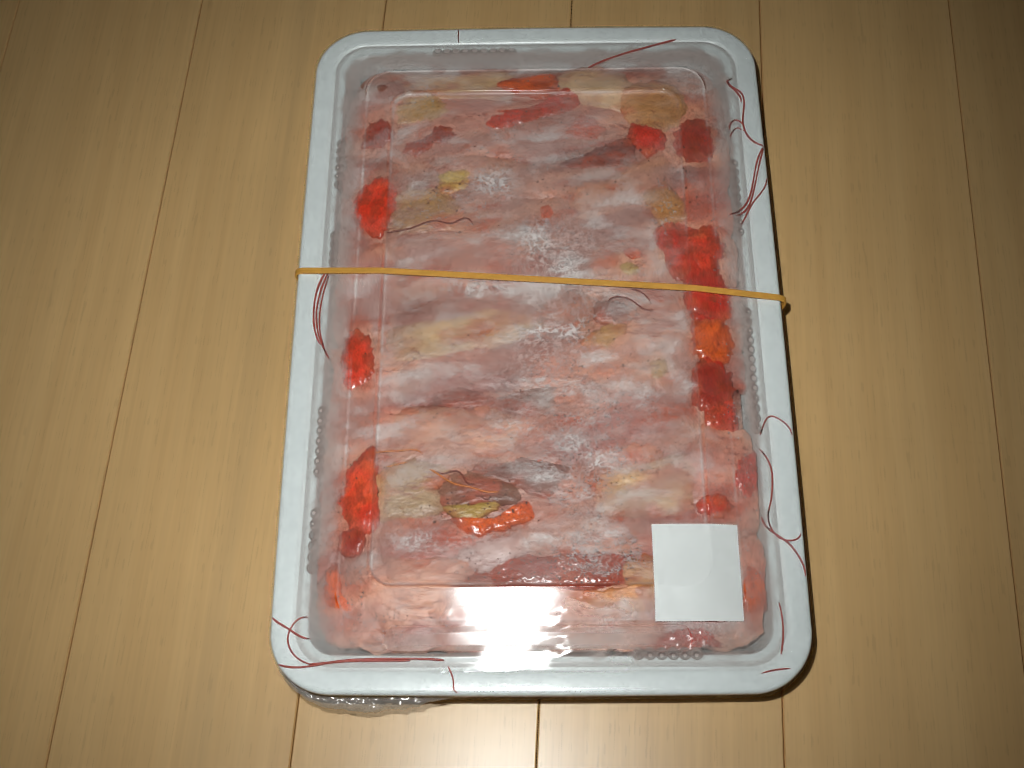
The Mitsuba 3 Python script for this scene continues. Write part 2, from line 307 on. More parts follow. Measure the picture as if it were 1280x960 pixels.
    ('food_chunk', 'salmon', 0.5, 1.0, 0.35, 'small salmon triangle in the middle of the near half', [(-21.2, -32.1), (-15.2, -31.1), (-18.1, -35.1)]),
    ('food_chunk', 'salmon', 0.5, 1.2, 0.35, 'brownish salmon chunk right of the dark mauve strip', [(4.5, -27.2), (9.6, -23.7), (14.0, -27.3), (10.4, -30.2)]),
    ('food_chunk', 'tan', 0.6, 1.6, 0.4, 'tan chunk right of the near left red chunk', [(-49.9, -53.3), (-37.7, -48.7), (-26.8, -52.9), (-30.1, -58.5), (-49.1, -59.9)]),
    ('food_chunk', 'greytan', 0.6, 1.6, 0.4, 'grey tan chunk below the tan one by the near left red chunk', [(-50.1, -59.6), (-31.3, -57.0), (-28.7, -63.6), (-41.9, -68.0), (-49.7, -66.4)]),
    ('food_chunk', 'brown', 0.5, 1.6, 0.92, 'dark brown chunk crossed by an orange strand', [(-31.1, -57.2), (-24.1, -52.9), (-6.9, -56.1), (-3.7, -60.7), (-17.8, -63.6), (-29.4, -64.1)]),
    ('food_chunk', 'olive', 0.4, 1.4, 0.85, 'olive yellow chunk below the dark brown one', [(-29.4, -63.8), (-20.2, -62.3), (-11.5, -62.1), (-17.3, -67.1), (-25.0, -67.1)]),
    ('food_chunk', 'orangered', 0.4, 1.5, 0.8, 'orange red chunk below the olive yellow one', [(-26.9, -67.8), (-15.3, -67.1), (-2.3, -62.2), (-0.4, -65.7), (-8.1, -69.7), (-17.7, -73.1), (-24.9, -70.6)]),
    ('food_chunk', 'darkmauve', 0.6, 1.4, 0.2, 'dark mauve chunk above the orange red one', [(-22.8, -52.4), (1.7, -48.9), (12.0, -53.1), (4.0, -61.2), (-5.7, -58.6)]),
    ('food_chunk', 'salmon', 0.6, 1.2, 0.35, 'salmon streak above the cream slab by the label', [(23.4, -47.3), (36.4, -43.2), (39.2, -45.5), (28.7, -50.7)]),
    ('food_chunk', 'white', 0.6, 1.2, 0, 'whitish chunk under thick frost in the near half', [(-25.7, -79.4), (-17.7, -74.0), (-2.4, -75.6), (-5.7, -79.7), (-19.9, -82.8)]),
    ('food_chunk', 'orange', 0.45, 1.2, 0.55, 'orange strip along the near edge of the inner panel', [(3.7, -89.3), (27.2, -88.0), (34.7, -87.3), (34.5, -91.1), (10.7, -91.9)]),
    ('food_chunk', 'orangetan', 0.5, 1.2, 0.4, 'orange tan chunk peeping out left of the white label', [(27.0, -79.6), (36.1, -78.7), (35.3, -95.3), (27.5, -92.9)]),
    ('food_chunk', 'orangered', 0.6, 1.6, 0.35, 'bent orange red chunk in the near left corner', [(-65.0, -85.5), (-61.5, -79.7), (-58.1, -88.6), (-52.4, -98.3), (-61.5, -95.4)]),
    ('food_chunk', 'red', 0.6, 1.6, 0.5, 'red chunk at the near edge below the white label', [(33.5, -104.1), (53.1, -102.8), (52.0, -108.7), (35.5, -109.1)]),
    ('food_chunk', 'red', 0.6, 1.6, 0.45, 'red chunk against the right wall, above the label', [(61.2, -46.2), (67.3, -44.7), (67.6, -58.6), (63.4, -62.1)]),
    ('food_chunk', 'orangered', 0.6, 1.4, 0.4, 'orange red chunk against the right wall, beside the label', [(61.9, -80.7), (66.3, -84.6), (66.8, -95.0), (62.4, -98.2)]),
    ('red_chunk', 'red', 0.75, 1.8, 0.6, 'long red bed under the row of red chunks on the right', [(47.1, 37.0), (59.2, 38.1), (61.7, 28.2), (61.2, -1.4), (61.7, -29.3), (61.8, -41.3), (55.2, -44.1), (52.2, -29.2), (50.6, -7.0), (47.6, 13.3)]),
    ('red_chunk', 'vivid', 0.3, 1.6, 1, 'bright red chunk at the left, farthest of the three bright left ones', [(-59.7, 52.3), (-51.8, 54.1), (-50.1, 34.1), (-53.7, 29.5), (-59.2, 32.7)]),
    ('red_chunk', 'vivid', 0.3, 1.6, 1, 'wedge shaped bright red chunk at the left below the band', [(-60.5, -3.1), (-55.9, -5.5), (-51.9, -14.6), (-53.4, -20.7), (-59.2, -25.6)]),
    ('red_chunk', 'vivid', 0.3, 1.6, 1, 'largest bright red chunk, at the left near the viewer', [(-55.8, -47.1), (-51.3, -43.4), (-49.3, -57.5), (-49.7, -71.1), (-55.5, -72.0), (-59.6, -67.5), (-59.9, -53.8)]),
    ('red_chunk', 'brickred', 0.4, 1.4, 0.8, 'brick red chunk just below the largest bright red one', [(-59.9, -71.0), (-53.1, -71.1), (-53.7, -77.9), (-60.0, -77.4)]),
    ('red_chunk', 'brickred', 0.4, 1.4, 0.5, 'brick red chunk in the far left corner of the ring', [(-60.3, 75.3), (-51.4, 77.9), (-50.9, 67.1), (-59.3, 65.6)]),
    ('red_chunk', 'brickred', 0.4, 1.4, 0.95, 'dark brick red chunk in the far right corner of the ring', [(51.1, 75.7), (60.1, 76.2), (59.6, 59.7), (51.3, 59.2)]),
    ('red_chunk', 'red', 0.4, 1.5, 0.75, 'slanted red chunk just above the band, inside the right ring', [(40.2, 33.4), (45.6, 35.8), (48.4, 28.4), (50.3, 14.5), (45.5, 12.8), (41.7, 21.8)]),
    ('red_chunk', 'vivid', 0.3, 1.6, 0.9, 'bright red chunk in the right ring above the band', [(51.3, 31.4), (60.5, 32.8), (60.3, 19.1), (55.0, 14.4), (51.4, 19.2)]),
    ('red_chunk', 'red', 0.35, 1.6, 0.85, 'red chunk in the right ring under the rubber band', [(51.5, 16.8), (60.9, 16.2), (60.4, -2.5), (51.5, -0.7)]),
    ('red_chunk', 'orangered', 0.35, 1.6, 0.75, 'orange red chunk in the right ring just below the band', [(52.0, -0.7), (60.7, -1.4), (60.6, -16.9), (52.1, -15.5)]),
    ('red_chunk', 'brickred', 0.35, 1.6, 0.95, 'deep red chunk in the right ring, halfway between band and label', [(52.1, -15.5), (60.6, -16.9), (60.7, -29.8), (51.5, -32.4)]),
    ('red_chunk', 'red', 0.4, 1.5, 0.8, 'narrow red chunk at the near end of the long red streak', [(54.1, -30.8), (61.2, -30.4), (60.0, -38.9), (55.1, -37.8)]),
    ('red_chunk', 'red', 0.4, 1.4, 0.6, 'red chunk peeping out above the right end of the label', [(47.7, -61.8), (58.5, -62.7), (58.3, -65.7), (48.0, -65.6)]),
]

PAL = dict(rosy=(.56, .205, .155), pink=(.60, .275, .22), mauve=(.44, .20, .175), greymauve=(.42, .25, .21), darkmauve=(.17, .075, .065), peach=(.66, .36, .24), cream=(.62, .45, .26),
           pinkcream=(.68, .38, .27), tan=(.42, .26, .10), greytan=(.42, .31, .19), pinkgrey=(.50, .26, .21), pinkred=(.50, .135, .095), pale=(.74, .41, .29),
           salmon=(.60, .24, .15), darkred=(.27, .045, .032), red=(.45, .045, .016), orangered=(.64, .13, .03), orangetan=(.42, .21, .075), yellow=(.46, .34, .09),
           brown=(.11, .038, .02), olive=(.38, .27, .07), white=(.72, .62, .60), orange=(.62, .26, .07), vivid=(.66, .070, .013), brickred=(.30, .035, .014))
WET = {'vivid', 'red', 'orangered', 'brickred', 'darkred'}


def veins(p, n, uv):
    """thin dark reddish veins and specks in patches of the flesh"""
    x, y = p.x * 1000, p.y * 1000
    wv = 4 * fbm(x / 5, y / 4, 3.0)
    a = dr.abs(2 * fbm(x / 4.2 + wv, y / 1.7, 1.0, octaves=3) - 1)
    patch = smoothstep(0.52, 0.68, fbm(x / 13, y / 6, 11.0))
    speck = smoothstep(0.74, 0.84, fbm(x / 0.7, y / 0.5, 5.0, octaves=2)) * smoothstep(0.42, 0.6, fbm(x / 9, y / 9, 15.0))
    return dr.clip(0.62 * smoothstep(0.13, 0.02, a) * patch + 0.6 * speck + 0.10 * fbm(x / 1.2, y / .6, 2.0), 0, 0.85)


scene['mat_flesh'] = {'type': 'principled', 'base_color': {'type': 'mesh_attribute', 'name': 'vertex_color'}, 'roughness': 0.42, 'specular': 0.5}
scene['mat_vein'] = {'type': 'principled', 'base_color': rgb(.24, .055, .035), 'roughness': 0.4, 'specular': 0.5}
scene['mat_veined'] = {'type': 'blendbsdf', 'weight': proc(veins), 'first': {'type': 'ref', 'id': 'mat_flesh'}, 'second': {'type': 'ref', 'id': 'mat_vein'}}
scene['mat_food'] = {'type': 'bumpmap', 'arbitrary': proc(lambda p, n, uv: fbm(p.x * 420, p.y * 700, 2, octaves=3), eps=1e-4), 'scale': 2.2e-4, 'bsdf': {'type': 'ref', 'id': 'mat_veined'}}


def juice(p, n, uv):
    """darker clots and orange pulp in the red chunks"""
    x, y = p.x * 1000, p.y * 1000
    return dr.clip(0.55 * smoothstep(0.46, 0.68, fbm(x / 3.4, y / 3.4, 61.0, octaves=4)) + 0.5 * smoothstep(.7, .8, fbm(x / .8, y / .8, 63.0, octaves=2)), 0, 0.85)


scene['mat_red'] = {'type': 'principled', 'base_color': {'type': 'mesh_attribute', 'name': 'vertex_color'}, 'roughness': 0.25, 'specular': 0.6}
scene['mat_clot'] = {'type': 'principled', 'base_color': rgb(.33, .045, .014), 'roughness': 0.25, 'specular': 0.6}
scene['mat_juicy'] = {'type': 'blendbsdf', 'weight': proc(juice), 'first': {'type': 'ref', 'id': 'mat_red'}, 'second': {'type': 'ref', 'id': 'mat_clot'}}
scene['mat_wet_food'] = {'type': 'bumpmap', 'arbitrary': proc(lambda p, n, uv: fbm(p.x * 330, p.y * 330, 8, octaves=3), eps=1e-4), 'scale': 7e-4, 'bsdf': {'type': 'ref', 'id': 'mat_juicy'}}


def marble(base, v, seed, wet, rim, drift, stain=0.7):
    """flesh colour with marbling; pieces drift towards the colour of the common juice at their borders"""
    v = np.column_stack([v[:, 0] * .978 + v[:, 1] * .208, v[:, 1] * .978 - v[:, 0] * .208, v[:, 2]])   # the flesh lies slightly aslant
    p = v * [1 / 13.0, 1 / 6.0, 1 / 8.0]
    n1 = meshkit.fbm(p, 4, seed)
    n2 = meshkit.fbm(v * [1 / 10.0, 1 / 6.0, 1 / 6.0], 4, seed + 31)
    n3 = meshkit.fbm(v * [1 / 16.0, 1 / 6.0, 1 / 6.0], 4, seed + 57)
    n4 = meshkit.fbm(v / 0.9, 2, seed + 77)
    g = meshkit.fbm(v * [1 / 30.0, 1 / 10.0, 1 / 14.0], 4, 501)
    base = np.asarray(base); base = np.clip(base.mean() + 1.18 * (base - base.mean()), .008, .8)
    t = np.clip((g - .38) / .24, 0, 1)[:, None]
    field = np.array((.27, .115, .098)) * (1 - t) + np.array((.74, .42, .285)) * t
    e = np.clip((rim - 0.45 + 0.5 * (n2 - .5)) / 0.5, 0, 1)[:, None]
    e = e * e * (3 - 2 * e) * (0.6 if wet else stain)
    c = base * (1 - drift) + drift * field
    c = c * (1 - e) + e * (np.array((.44, .10, .06)) if wet else field * (.95, .88, .84))
    c = c * (0.50 + 1.15 * n1 * .75 + .14 + 0.35 * (n4 - .5))[:, None]
    t = np.clip((n2 - 0.52) / 0.18, 0, 1)[:, None] * (0.3 if wet else 0.7)
    c = c * (1 - t) + t * (np.array((.50, .09, .04)) if not wet else np.array((.72, .20, .05)))
    t = np.clip((n3 - 0.56) / 0.2, 0, 1)[:, None] * (0.25 if wet else 0.5 * min(1, base.mean() / .32) ** 2)
    c = c * (1 - t) + t * np.array((.74, .55, .43) if not wet else (.25, .02, .01))
    return np.clip(c, 0.004, 0.85)


def piece(poly, gap, drop, seed, wet):
    from scipy.interpolate import splprep, splev
    poly = np.asarray(poly, float)
    q = np.vstack([poly, poly[:1]])
    tck, _ = splprep(q.T, s=0, per=True)
    size = max(np.ptp(poly[:, 0]), np.ptp(poly[:, 1]))
    n = int(np.clip(size * 3.2, 48, 200))
    out = np.array(splev(np.linspace(0, 1, n, endpoint=False), tck)).T
    c = out.mean(0)
    a = meshkit.fbm(np.column_stack([out / 3.2, np.full(n, seed * 1.7)]), 4, seed) - 0.5
    a = a + 0.45 * (meshkit.fbm(np.column_stack([out / 1.1, np.full(n, seed * 2.3)]), 3, seed + 9) - 0.5) * (1.6 if size < 24 else 1)
    rad = np.linalg.norm(out - c, axis=1, keepdims=True)
    out = out + (out - c) / rad * (a[:, None] * min(4.5, 0.22 * size + 1.0))
    m = int(np.clip(size * 0.9, 12, 44))
    s = np.linspace(1, 0, m + 1)[:-1] ** 0.85
    v = (c + s[:, None, None] * (out - c)[None]).reshape(-1, 2)
    v = np.vstack([v, c])
    ss = np.append(np.repeat(s, n), 0.0)
    ridge = meshkit.fbm(np.column_stack([v / [12.0, 5.0], np.full(len(v), 3.3)]), 4, seed + 5)
    for _ in range(3):
        over = np.clip(sd(v[:, 0], v[:, 1], 66.3, 105.6, 12) + 4.0 * meshkit.fbm(np.column_stack([v / 6.0, v[:, 0] * 0 + seed]), 3, 71) - 2.4, 0, None)
        v -= np.sign(v) * np.minimum(over[:, None], 6) * (np.abs(v) > [54, 93]) * 1.0
    top = zlid(v[:, 0], v[:, 1])
    z = top - gap - drop * ss ** 5 - 1.5 * np.clip(0.62 - ridge, 0, 1) * (1 if gap > .45 else .5)
    z = np.minimum(z, top - 0.22 - 0.9 * np.clip((sd(v[:, 0], v[:, 1], 60.5, 99, 9) + .5) / 3, 0, 1))
    z[:n] -= 2.5
    v = np.column_stack([v, z])
    f, j = [], np.arange(n)
    k = (j + 1) % n
    for i in range(m - 1):
        f += [np.column_stack([i * n + j, i * n + k, (i + 1) * n + k]), np.column_stack([i * n + j, (i + 1) * n + k, (i + 1) * n + j])]
    f.append(np.column_stack([(m - 1) * n + j, (m - 1) * n + k, np.full(n, len(v) - 1)]))
    f = np.vstack(f)
    if np.sum(np.roll(out[:, 0], 1) * out[:, 1] - np.roll(out[:, 1], 1) * out[:, 0]) < 0:
        f = f[:, ::-1]
    return v, f, ss


CLEAR = []
for i, (name, mat, gap, drop, clear, label, poly) in enumerate(PIECES):
    wet = mat in WET
    v, f, rim_ = piece(poly, gap, drop, i + 1, wet)
    key = add(name, tri(v * MM, f), 'mat_wet_food' if wet else 'mat_food', smooth=True, color=marble(PAL[mat], v, i + 1, wet, rim_, 0.05 if wet else .15 if name == 'food_chunk' else .22 if mat in ('cream', 'tan') else .42, .32 if name == 'food_chunk' else .75))
    say(key, label, 'food')
    if clear > 0:
        q = np.asarray(poly, float)
        cov = np.cov(q.T) * 2 + np.eye(2) * 0.5
        inv = np.linalg.inv(cov)
        CLEAR.append((*q.mean(0).tolist(), float(inv[0, 0]), float(inv[0, 1]), float(inv[1, 1]), float(clear)))

v, f = loft([(rr(w_, w_ + 39.2, max(11.5 * w_ / 67, 1)), 0.0) for w_ in np.linspace(65.0, 1.0, 90)], cap=0.0)
keep = sd(v[:, 0], v[:, 1], 65, 104.2, 11.5)
v[:, 2] = zlid(v[:, 0], v[:, 1]) - 2.3 - 0.9 * meshkit.fbm(v / [5, 4, 1], 4, 3) - np.clip(keep + 5, 0, 5) * 0.8
say(add('sauce', tri(v * MM, f), 'mat_food', smooth=True, color=marble((.42, .20, .15), v, 99, False, np.zeros(len(v)), .4)),
    'reddish sauce between the food pieces', 'sauce', kind='stuff')

# ------------------------------------------------------------------ the clear lid with frost on its underside
HEAVY = [(-15, 52, 7, 5, .35), (5, 26, 14, 9, .30), (5, -5, 12, 17, .30), (13, -53, 14, 12, .22), (18, -78, 12, 5, .30), (-21, 10.6, 10, 3, .3), (-8, -41, 8, 6, .12),
         (-20, -74, 16, 4, .3), (-40, -72, 14, 6, .12), (30, 60, 10, 6, -.12), (20, -20, 30, 20, .05)]


def frost(p, n, uv):
    x, y = p.x * 1000, p.y * 1000
    wx = x + 4.5 * (fbm(x / 3.5, y / 3.5, 1.0) - 0.5)
    wy = y + 4.5 * (fbm(x / 3.5, y / 3.5, 7.0) - 0.5)
    s1, s2, s3 = sd(x, y, 51, 88.5, 7, dr), sd(x, y, 60.5, 99, 9, dr), sd(wx, wy, 67.8, 107.2, 13, dr)
    big = fbm((x * .978 + y * .208) / 17, (y * .978 - x * .208) / 6, 2.0, octaves=4)
    fine = fbm(x / 0.55, y / 0.55, 4.0, octaves=2)
    feather = 1 - dr.abs(2 * fbm(x / 1.6 + big * 3, y / 1.1, 9.0, octaves=3) - 1)
    squig = smoothstep(0.13, 0.02, dr.abs(fbm(x / 1.5 + 2 * big, y / 1.3, 21.0, octaves=2) - 0.5))
    heavy = mi.Float(0.0)
    for cx, cy, rx, ry, a in HEAVY:
        heavy += a * dr.exp(-dr.square((wx - cx) / rx) - dr.square((wy - cy) / ry))
    w = 0.31 + 0.95 * (big - 0.5) + 0.20 * (fine - 0.5) + 0.22 * (feather - 0.72)
    w += dr.maximum(heavy, 0) * (2.6 * squig - 0.3) + dr.minimum(heavy, 0) + 0.16 * squig * smoothstep(0.5, 0.7, fbm(x / 9, y / 6, 33.0))
    # ring highlights painted into the frost weight: pale edge lines, darker on the crest
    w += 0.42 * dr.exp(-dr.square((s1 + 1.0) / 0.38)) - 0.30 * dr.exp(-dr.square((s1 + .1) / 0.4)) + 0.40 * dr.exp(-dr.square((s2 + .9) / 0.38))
    w = dr.select(s2 > 0, 0.40 + 0.26 * smoothstep(-8.0, 0.0, s3) + 0.35 * (fine - 0.5) + 0.3 * (big - .5), w)
    keep_ = mi.Float(1.0)
    for cx, cy, a, b, d, c in CLEAR:
        dx, dy = wx - cx, wy - cy
        r = dr.sqrt(a * dx * dx + 2 * b * dx * dy + d * dy * dy)
        keep_ *= 1 - 0.97 * c * smoothstep(1.4, 0.7, r)
    w *= keep_
    s5 = sd(x, y, 72.2, 111.5, 12, dr)
    edge = 0.26 * smoothstep(-2.3, -1.4, s5) * smoothstep(0.1, -0.5, s5)
    return dr.clip(w * smoothstep(2.4, -1.8, s3) + edge + 0.02, 0.02, 0.86)


def frost_color(p, n, uv):
    x, y = p.x * 1000, p.y * 1000
    c = mix((.56, .365, .325), (.74, .66, .63), smoothstep(0.40, 0.68, fbm(x / 10, y / 5, 41.0)))
    return mix(c, (.53, .44, .405), smoothstep(-1.0, 5.0, sd(x, y, 60.5, 99, 9, dr)))


scene['mat_frost'] = {'type': 'twosided', 'bsdf': {'type': 'principled', 'base_color': proc(frost_color), 'roughness': 0.55, 'specular': 0.4}}
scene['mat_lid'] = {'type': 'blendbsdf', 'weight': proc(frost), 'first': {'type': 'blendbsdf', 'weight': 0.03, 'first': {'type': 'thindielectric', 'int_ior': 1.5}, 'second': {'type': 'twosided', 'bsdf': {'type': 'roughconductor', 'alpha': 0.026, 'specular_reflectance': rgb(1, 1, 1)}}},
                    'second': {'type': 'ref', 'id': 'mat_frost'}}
scene['mat_clear'] = {'type': 'blendbsdf', 'weight': 0.30, 'first': {'type': 'thindielectric', 'int_ior': 1.5}, 'second': {'type': 'ref', 'id': 'mat_frost'}}
rings = [(72.0, 111.3, 12.0, LID_FLANGE - 0.5), (71.4, 110.7, 12.0, LID_FLANGE - 0.1), (70.6, 109.9, 12.0, LID_FLANGE), (69.2, 108.6, 12.5, LID_FLANGE), (68.6, 108.0, 13.0, LID_FLANGE + .08)]
for t in np.linspace(0.1, 0.92, 8):
    rings.append((68.5 + (60.8 - 68.5) * t, 108 + (99.3 - 108) * t, 13 + (9.3 - 13) * t, LID_FLANGE + (LID_RING + .12 - LID_FLANGE) * t))
rings += [(60.8, 99.3, 9.3, LID_RING - .03), (60.5, 99.0, 9.1, LID_RING + .18), (60.2, 98.7, 9, LID_RING + .34), (59.9, 98.4, 8.8, LID_RING + .30), (59.7, 98.2, 8.7, LID_RING + .16)]
rings += [(51.5 + 8.1 * t, 89.0 + 9.1 * t, 7.2 + 1.4 * t, LID_RING + .16 + (LID_CREST - .1 - LID_RING - .16) * (1 - t)) for t in np.linspace(1, 0, 8)]
rings += [(51.2, 88.7, 7.0, LID_CREST - .02), (51.0, 88.5, 7, LID_CREST), (50.8, 88.3, 7, LID_CREST - .06), (50.62, 88.12, 6.9, LID_CREST - .2), (50.48, 87.98, 6.9, LID_CREST - .40),
          (50.2, 87.7, 6.8, LID_CREST - .80), (50.06, 87.56, 6.8, LID_PANEL + .14), (49.85, 87.35, 6.7, LID_PANEL + .04), (49.6, 87.1, 6.6, LID_PANEL)]
rings += [(w_, w_ + 37.5, max(6.5 * w_ / 50, 1.0), LID_PANEL) for w_ in np.linspace(48, 2, 30)]
lv, lf = loft([(rr(a, b, c, bow=0.0), z) for a, b, c, z in rings], cap=LID_PANEL)
# the long embossed bar pressed into the near wall of the lid, and a gentle unevenness of the thin sheet
bar = sd(lv[:, 0] + 0.8, lv[:, 1] + 103.4, 44.5, 3.6, 3.4)
lv[:, 2] += 0.9 * np.clip(0.5 - bar / 1.2, 0, 1) + 0.10 * (meshkit.fbm(lv / 11.0, 3, 4) - .5)
say('lid', 'clear frosted plastic lid with a moulded ring and a raised inner panel, on the tray', 'lid')
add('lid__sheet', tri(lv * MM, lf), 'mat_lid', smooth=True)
ball = trimesh.creation.icosphere(subdivisions=2)
kn = []
for s in (-1, 1):
    kn += [(s * 67.9, y) for y in np.arange(-92, 93, 3.35)] + [(x, s * 107.5) for x in np.arange(-52, 53, 3.35)]
kb = tri(ball.vertices * [1.85, 1.85, .55] * MM, ball.faces)
spots = [(0, -1, 50, 70), (0, -1, 18, 33), (0, -1, -52, -30), (0, -1, -82, -64), (0, 1, -40, 5), (0, 1, 30, 62), (1, 1, -38, -6), (1, -1, 26, 46)]
kn = [(x, y) for x, y in kn if any((abs(abs(x) - 67.9) < .1 if not ax else abs(abs(y) - 107.5) < .1) and (x if not ax else y) * sg > 0 and lo < (y if not ax else x) < hi for ax, sg, lo, hi in spots)]
for x, y in kn:
    m = kb.copy(); m.apply_translation((x * MM, y * MM, (LID_FLANGE + 0.05) * MM))
    add('lid__knob', m, 'mat_clear', smooth=True)

# feathery frost crystals, ice grains and dark seasoning flakes under the lid
scene['mat_ice'] = {'type': 'principled', 'base_color': rgb(.78, .76, .76), 'roughness': 0.3, 'specular': 0.6}
V, F, nv = [], [], 0
PATCH = [(-15, 52, 6, 4, 150), (5, 26, 13, 9, 420), (5, -5, 11, 17, 420), (13, -53, 14, 13, 420), (18, -78, 12, 6, 420), (-21, 10.6, 10, 3, 120), (30, 5, 6, 6, 60), (20, -32, 16, 6, 150), (-30, 40, 12, 8, 60), (0, 66, 25, 8, 90),
         (-35, 88, 10, 5, 30), (42, 40, 5, 10, 40)]
for cx, cy, rx, ry, num in PATCH:
    for _ in range(int(num * 1.7)):
        a, r = rng.uniform(0, 6.283), math.sqrt(rng.uniform()) * 1.1
        x, y = cx + rx * r * math.cos(a) + rng.normal(0, .8), cy + ry * r * math.sin(a) + rng.normal(0, .8)
        dens = meshkit.fbm(np.array([x / 4.0, y / 3.0, 2.0]), 3, 8)
        if dens < 0.46: continue
        th = rng.uniform(0, 6.283) if rng.uniform() < .5 else 2.2 + rng.normal(0, .5)
        L = rng.uniform(.7, 2.4); bend = rng.normal(0, .9)
        u = np.linspace(0, 1, 5)
        ang = th + bend * u
        px = x + np.cumsum(np.cos(ang)) * L / 5; py = y + np.cumsum(np.sin(ang)) * L / 5
        pz = zlid(px, py) - 0.16 - 0.5 * rng.uniform() * u
        v, f = tube(np.column_stack([px, py, pz]), rng.uniform(.10, .20) * (1 - .75 * u), sides=4)
        V.append(v); F.append(f + nv); nv += len(v)
say(add('frost_crystals', tri(np.vstack(V) * MM, np.vstack(F)), 'mat_ice', smooth=True), 'white feathery frost crystals under the lid', 'frost', kind='stuff')
V, F, nv = [], [], 0
small = trimesh.creation.icosphere(subdivisions=1)
for cx, cy, rx, ry, num in [(0, -83, 26, 5, 150), (-30, -101, 26, 5, 130), (40, -101, 22, 5, 80), (-58, -92, 7, 10, 50), (62, -60, 4, 30, 60), (62, 30, 4, 50, 60), (-64, -20, 3, 60, 50), (10, 98, 45, 6, 60), (0, 20, 48, 60, 90)]:
    for _ in range(num):
        x, y = cx + rx * rng.uniform(-1, 1), cy + ry * rng.uniform(-1, 1)
        r = rng.uniform(.14, .32)
        V.append(small.vertices * [r, r, r] + [x, y, zlid(x, y) - 0.1 - r * .6]); F.append(small.faces + nv); nv += len(small.vertices)
scene['mat_grain'] = {'type': 'principled', 'base_color': rgb(.6, .5, .5), 'roughness': 0.12, 'specular': 0.9}
say(add('ice_grains', tri(np.vstack(V) * MM, np.vstack(F)), 'mat_grain', smooth=True), 'glittering ice grains under the lid', 'ice', kind='stuff')
V, F, nv = [], [], 0
for cx, cy, rx, ry, num in [(5, 60, 40, 18, 70), (5, 26, 18, 9, 60), (-30, 48, 12, 8, 24), (-5, -20, 40, 18, 40), (10, -55, 38, 16, 60), (-20, -64, 22, 6, 40), (48, 50, 7, 12, 30), (-60, -60, 6, 28, 16), (20, -80, 22, 6, 30)]:
    for _ in range(num):
        x, y = cx + rx * rng.normal(0, .5), cy + ry * rng.normal(0, .5)
        r = rng.uniform(.12, .38)
        st = rng.uniform(.4, 1.6)
        th = rng.uniform(0, 3.14)
        vv = small.vertices * [r * st, r / st ** .5, .1]
        vv = np.column_stack([vv[:, 0] * math.cos(th) - vv[:, 1] * math.sin(th), vv[:, 0] * math.sin(th) + vv[:, 1] * math.cos(th), vv[:, 2]])
        V.append(vv + [x, y, zlid(x, y) - 0.19]); F.append(small.faces + nv); nv += len(small.vertices)
scene['mat_flake'] = {'type': 'principled', 'base_color': rgb(.10, .03, .018), 'roughness': 0.5}
say(add('seasoning_flakes', tri(np.vstack(V) * MM, np.vstack(F)), 'mat_flake', smooth=True), 'dark seasoning flakes scattered on the food', 'seasoning', kind='stuff')

